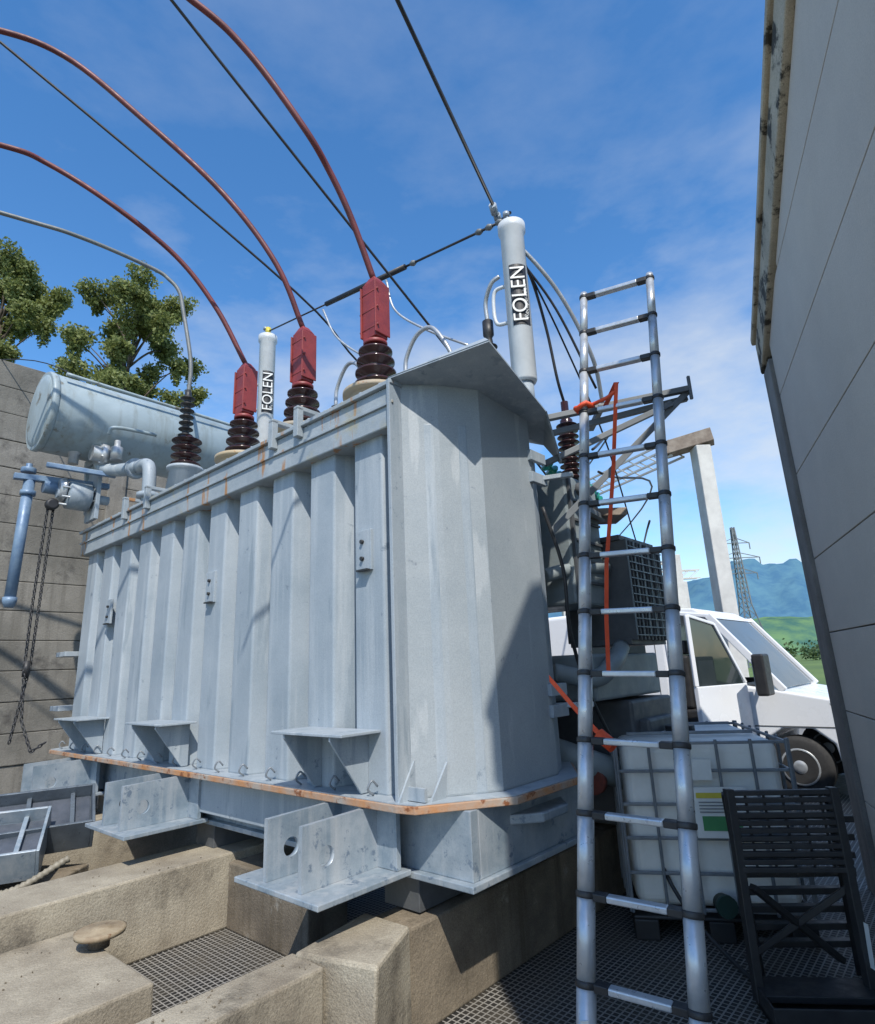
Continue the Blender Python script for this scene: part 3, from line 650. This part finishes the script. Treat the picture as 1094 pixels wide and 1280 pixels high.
M(VT).box(1.36,2.29,Wd-.10,Wd-.065,.46,1.29).box(2.262,2.295,.06,Wd-.06,.36,1.5).obj('interior_trim',va,darkeq,.01)
M(VT).box(1.85,2.25,.2,.7,.5,.95).box(2.12,2.255,.2,.7,.95,1.65).box(2.15,2.25,.3,.6,1.66,1.85).box(1.85,2.25,1.1,1.8,.5,.95).box(2.12,2.255,1.1,1.8,.95,1.6).obj('seats',va,blackm,.04,seg=3)
M(VT).box(1.3,1.62,.08,Wd-.11,.9,1.25).obj('dashboard',va,blackm,.03)
c=VT(1.68,.5,1.25);g=M();ax=(dv*.85+V((0,0,.5))).normalized();u1=ax.cross(V((0,0,1))).normalized();u2=ax.cross(u1)
g.tube([c+u1*.19*math.cos(t)+u2*.19*math.sin(t) for t in [i*math.pi/12 for i in range(25)]],.015,8,1,False);g.beam(c-u1*.18,c+u1*.18,.02,.04);g.obj('steering_wheel',va,blackm)
def DT(x,y,z):
    a=math.radians(72);d2=dv*math.cos(a)-dn*math.sin(a);n2=dv*math.sin(a)+dn*math.cos(a)
    return VT(1.36,-.02,0)+d2*x+n2*y+V((0,0,z))
g=M(DT);g.hexa([(0,0,.45),(.95,0,.45),(.95,0,1.28),(0,0,1.28)],[(0,.06,.45),(.95,.06,.45),(.95,.06,1.28),(0,.06,1.28)]);g.beam((0,.03,1.28),(.45,.03,2.0),.05,.04);g.beam((.45,.03,2.0),(.93,.03,2.1),.05,.04);g.beam((.93,.03,1.28),(.93,.03,2.1),.05,.05)
g.obj('open_door',va,vanw,.01)
M(DT).poly([(.03,.03,1.28),(.93,.03,1.28),(.93,.03,2.08),(.46,.03,1.98)]).obj('door_glass',va,glassd,0,.006)
M(DT).box(.02,.93,.062,.08,.5,1.25).obj('door_trim',va,darkeq,.01)
g=M(VT);g.box(1.02,1.15,-.50,-.22,1.15,1.62);g.beam((1.12,-.25,1.3),(1.25,.03,1.22),.05,.05);g.obj('wing_mirror',va,blackm,.05,seg=4)
M(VT).box(1.152,1.16,-.47,-.25,1.2,1.57).obj('mirror_glass',va,silver)
for x in(.95,4.3):
    for y in(.0,Wd-.24):
        p=VT(x,y,.34);g=M();g.lathe(p,dn,[(0,.2),(0,.28),(.02,.335),(.2,.335),(.24,.28)],36);g.obj('tyre',va,tyre)
        g=M();g.lathe(p-dn*.012,dn,[(0,.02),(.0,.06),(.02,.08),(.02,.17),(.0,.2),(.05,.21)],28);g.obj('wheel_rim',va,silver)
M(VT).box(1.36,2.3,-.01,.04,.33,.45).obj('sill',va,blackm,.01)
side([(-.05,.3),(.5,.3),(.5,.52),(.0,.6)],-.01,Wd+.01,'bumper',blackm,.03)
M(VT).hexa([(.05,-.003,.8),(.5,-.003,.95),(.55,-.003,1.05),(.12,-.003,.93)],[(.05,.05,.8),(.5,.05,.95),(.55,.05,1.05),(.12,.05,.93)]).obj('headlight',va,silver,.01)
g=M(VT)
g.box(.4,1.36,-.004,.002,.775,.787);g.box(2.46,2.47,-.004,.002,.5,2.2);g.box(3.7,3.71,-.004,.002,.5,2.2);g.box(2.35,5.55,-.012,.002,.62,.72)
g.obj('panel_gaps',va,darkeq)
M(VT).poly([(2.6,-.004,1.3),(3.6,-.004,1.3),(3.6,-.004,2.0),(2.6,-.004,2.0)]).obj('side_window',va,glassd,0,.004)
# ------------------------------------------------------------------ gantry, pylon, mountains
ga=grp('substation_gantry')
g=M();g.beam((6.62,14,0),(6.64,14,6.7),.42,.36);g.beam((5.0,24,0),(5.0,24,6.5),.4,.35)
g.beam((8.4,21,0),(8.4,21,5.2),.35,.3);g.beam((11.0,27,0),(11,27,5),.35,.3)
g.obj('posts',ga,postw,.02)
g=M();g.beam((5.9,14.4,6.80),(6.95,13.9,6.95),.45,.34);g.obj('beam_end',ga,rustbeam,.01)
g=M()
def lat(g,a,b,w,n):
    a=V(a);b=V(b);d=(b-a)/n;s=(b-a).normalized().cross(V((0,0,1)))*w
    for off in(V((0,0,0)),V((0,0,w)),s,s+V((0,0,w))):g.beam(a+off,b+off,.05,.05)
    for i in range(n):
        p=a+d*i;g.beam(p,p+d+V((0,0,w)),.03,.03);g.beam(p+s,p+d+s+V((0,0,w)),.03,.03)
lat(g,(6.0,14.2,6.6),(2.6,22,6.6),.4,16);lat(g,(4.8,24,5.0),(8.4,24,5.0),.35,10);lat(g,(6.2,30,5.5),(13,30,5.5),.4,14)
g.beam((4.6,19,4.8),(8.4,21,4.9),.12,.12);g.obj('lattice_beams',ga,postw)
g=M()
for p in((4.3,16,6.3),(3.6,18,6.2),(5.2,24,4.8),(6.2,24,4.8),(7.2,24,4.8),(5.8,20,4.5)):
    g.lathe(p,(-.2,.3,-1),shedprof(.7,.03,.13,6),14)
for (x,y,z) in((.9,4.6,3.2),(1.7,6.5,3.6)):g.lathe((x,y,z),(.6,.6,-.5),shedprof(.35,.02,.06,5),12)
g.obj('glass_insulators',ga,glassg)
g=M();g.tube([(1.3,4.6,3.3),(2.4,8,4.6),(3.6,18,6.1)],.012);g.tube([(1.5,5.2,3.3),(3.2,9,3.9),(5.2,24,4.6)],.012);g.tube([(2.2,6,3.0),(4,12,3.5),(7.2,24,4.5)],.012);g.obj('droppers',ga,wirem)
py=grp('electricity_pylon')
g=M();bx,by=45.6,90
def leg(z):return (1.7*(1-z/9)+.5) if z<9 else .5*(1-(z-9)/14)+.12
for sx in(-1,1):
    for sy in(-1,1):
        for za,zb in((0,9),(9,21)):
            g.beam((bx+sx*leg(za),by+sy*leg(za),za),(bx+sx*leg(zb),by+sy*leg(zb),zb),.16,.16)
for i in range(14):
    za,zb=i*1.5,(i+1)*1.5-.1
    for sy in(-1,1):
        g.beam((bx-leg(za),by+sy*leg(za),za),(bx+leg(zb),by+sy*leg(zb),zb),.09,.09);g.beam((bx+leg(za),by+sy*leg(za),za),(bx-leg(zb),by+sy*leg(zb),zb),.09,.09)
for zz,wd in((18.5,2.2),(16.2,3.4),(13.8,2.6)):
    g.beam((bx-wd,by,zz),(bx+wd,by,zz),.12,.12);g.beam((bx-wd,by,zz),(bx,by,zz+.9),.1,.1);g.beam((bx+wd,by,zz),(bx,by,zz+.9),.1,.1)
    for sx in(-1,1):g.beam((bx+sx*wd,by,zz),(bx+sx*wd,by,zz-1),.12,.12)
g.obj('lattice',py,lattice)
def ridge(name,m,y0,x0,x1,hf,depth,nx=220,ny=18):
    g=M();
    for j in range(ny):
        for i in range(nx):
            x=x0+(x1-x0)*i/(nx-1);t=j/(ny-1);h=hf(x)*math.sin(t*math.pi/2)**1.1
            h+=(noise.noise(V((x*.008,t*3,1)))*.16+noise.noise(V((x*.03,t*9,5)))*.07)*hf(x)*min(1,t*3)*(1 if t<.95 else .3)
            g.v.append(V((x,y0+depth*t+noise.noise(V((x*.01,0,3)))*40*(1-t),max(h,-3) if t>0 else -5)))
    for j in range(ny-1):
        for i in range(nx-1):
            g.f.append([j*nx+i,j*nx+i+1,(j+1)*nx+i+1,(j+1)*nx+i]);g.sm.append(True)
    g.obj(name,None,m)
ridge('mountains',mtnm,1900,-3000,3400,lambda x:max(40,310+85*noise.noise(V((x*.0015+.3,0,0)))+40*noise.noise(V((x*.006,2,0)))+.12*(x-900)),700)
ridge('hills',hillm,1300,-2000,3000,lambda x:max(20,100+30*noise.noise(V((x*.003,7,0)))+18*noise.noise(V((x*.012,2,0)))),300)
# ------------------------------------------------------------------ vegetation
def leaves(g,c,rad,n,sz):
    for _ in range(n):
        while True:
            d=V((random.uniform(-1,1),random.uniform(-1,1),random.uniform(-1,1)))
            if d.length<1:break
        d*= .55+.45*random.random()
        p=c+V((d.x*rad.x,d.y*rad.y,d.z*rad.z))
        a=V((random.gauss(0,1),random.gauss(0,1),random.gauss(0,1))).normalized();b=a.cross(V((random.gauss(0,1),random.gauss(0,1),random.gauss(0,1)))).normalized()
        s=sz*random.uniform(.6,1.3);g.v+=[p-a*s*.5,p+b*s*.3,p+a*s*.5,p-b*s*.3];i=len(g.v)-4;g.f.append([i,i+1,i+2,i+3]);g.sm.append(False)
def tree(name,base,h,crown_r,crown_z,ncl=34,nl=380,sz=.16,seed=1):
    random.seed(seed);t=grp(name);b=V(base);g=M()
    g.tube([b,b+V((.1,.1,h*.35)),b+V((-.1,0,h*.65)),b+V((.1,0,h*.9))],lambda t:.18*(1-t)+.03,10)
    lv=M()
    for k in range(ncl):
        a=random.uniform(0,2*math.pi);q=random.random();zz=h-2*crown_z*(1-q)
        pr=math.sin(math.pi*min(1,max(.1,(1-q)*.85+.12)))**.6
        rr=crown_r*pr*random.uniform(.1,1.08)
        c=b+V((math.cos(a)*rr,math.sin(a)*rr,zz))
        st=b+V((0,0,max(h*.3,zz-random.uniform(.8,2))))
        g.tube([st,st.lerp(c,.5)+V((0,0,.15)),c],lambda t:.03*(1-t)+.008,6,4)
        rad=V((random.uniform(.4,.9),random.uniform(.4,.9),random.uniform(.3,.65)))*crown_r*.36
        leaves(lv,c,rad,nl,sz)
        leaves(lv,c-V((0,0,rad.z)),V((rad.x*.5,rad.y*.5,rad.z*1.1)),nl//3,sz)
    g.obj('trunk_and_limbs',t,barkm);lv.obj('foliage',t,leafm,recalc=False)
tree('birch_tree',(-9.4,16.5,0),13.7,2.2,3.3,90,560,.12,3)
tree('birch_tree.001',(-13.9,16.8,0),15.2,2.1,3.8,90,560,.12,5)
tree('birch_tree.002',(-17,19,0),14,2.6,3.4,26,300,.18,8)
random.seed(11);g=M();
for k in range(150):
    x=-60+k*1.9;y=150+random.uniform(-12,12);r=random.uniform(1.5,3.6)
    leaves(g,V((x*1.1,y,r*.8)),V((r*1.2,r,r)),90,.9)
g.obj('distant_treeline',None,leafd,recalc=False)
sc.view_settings.view_transform='Standard';sc.view_settings.look='None';sc.view_settings.exposure=0
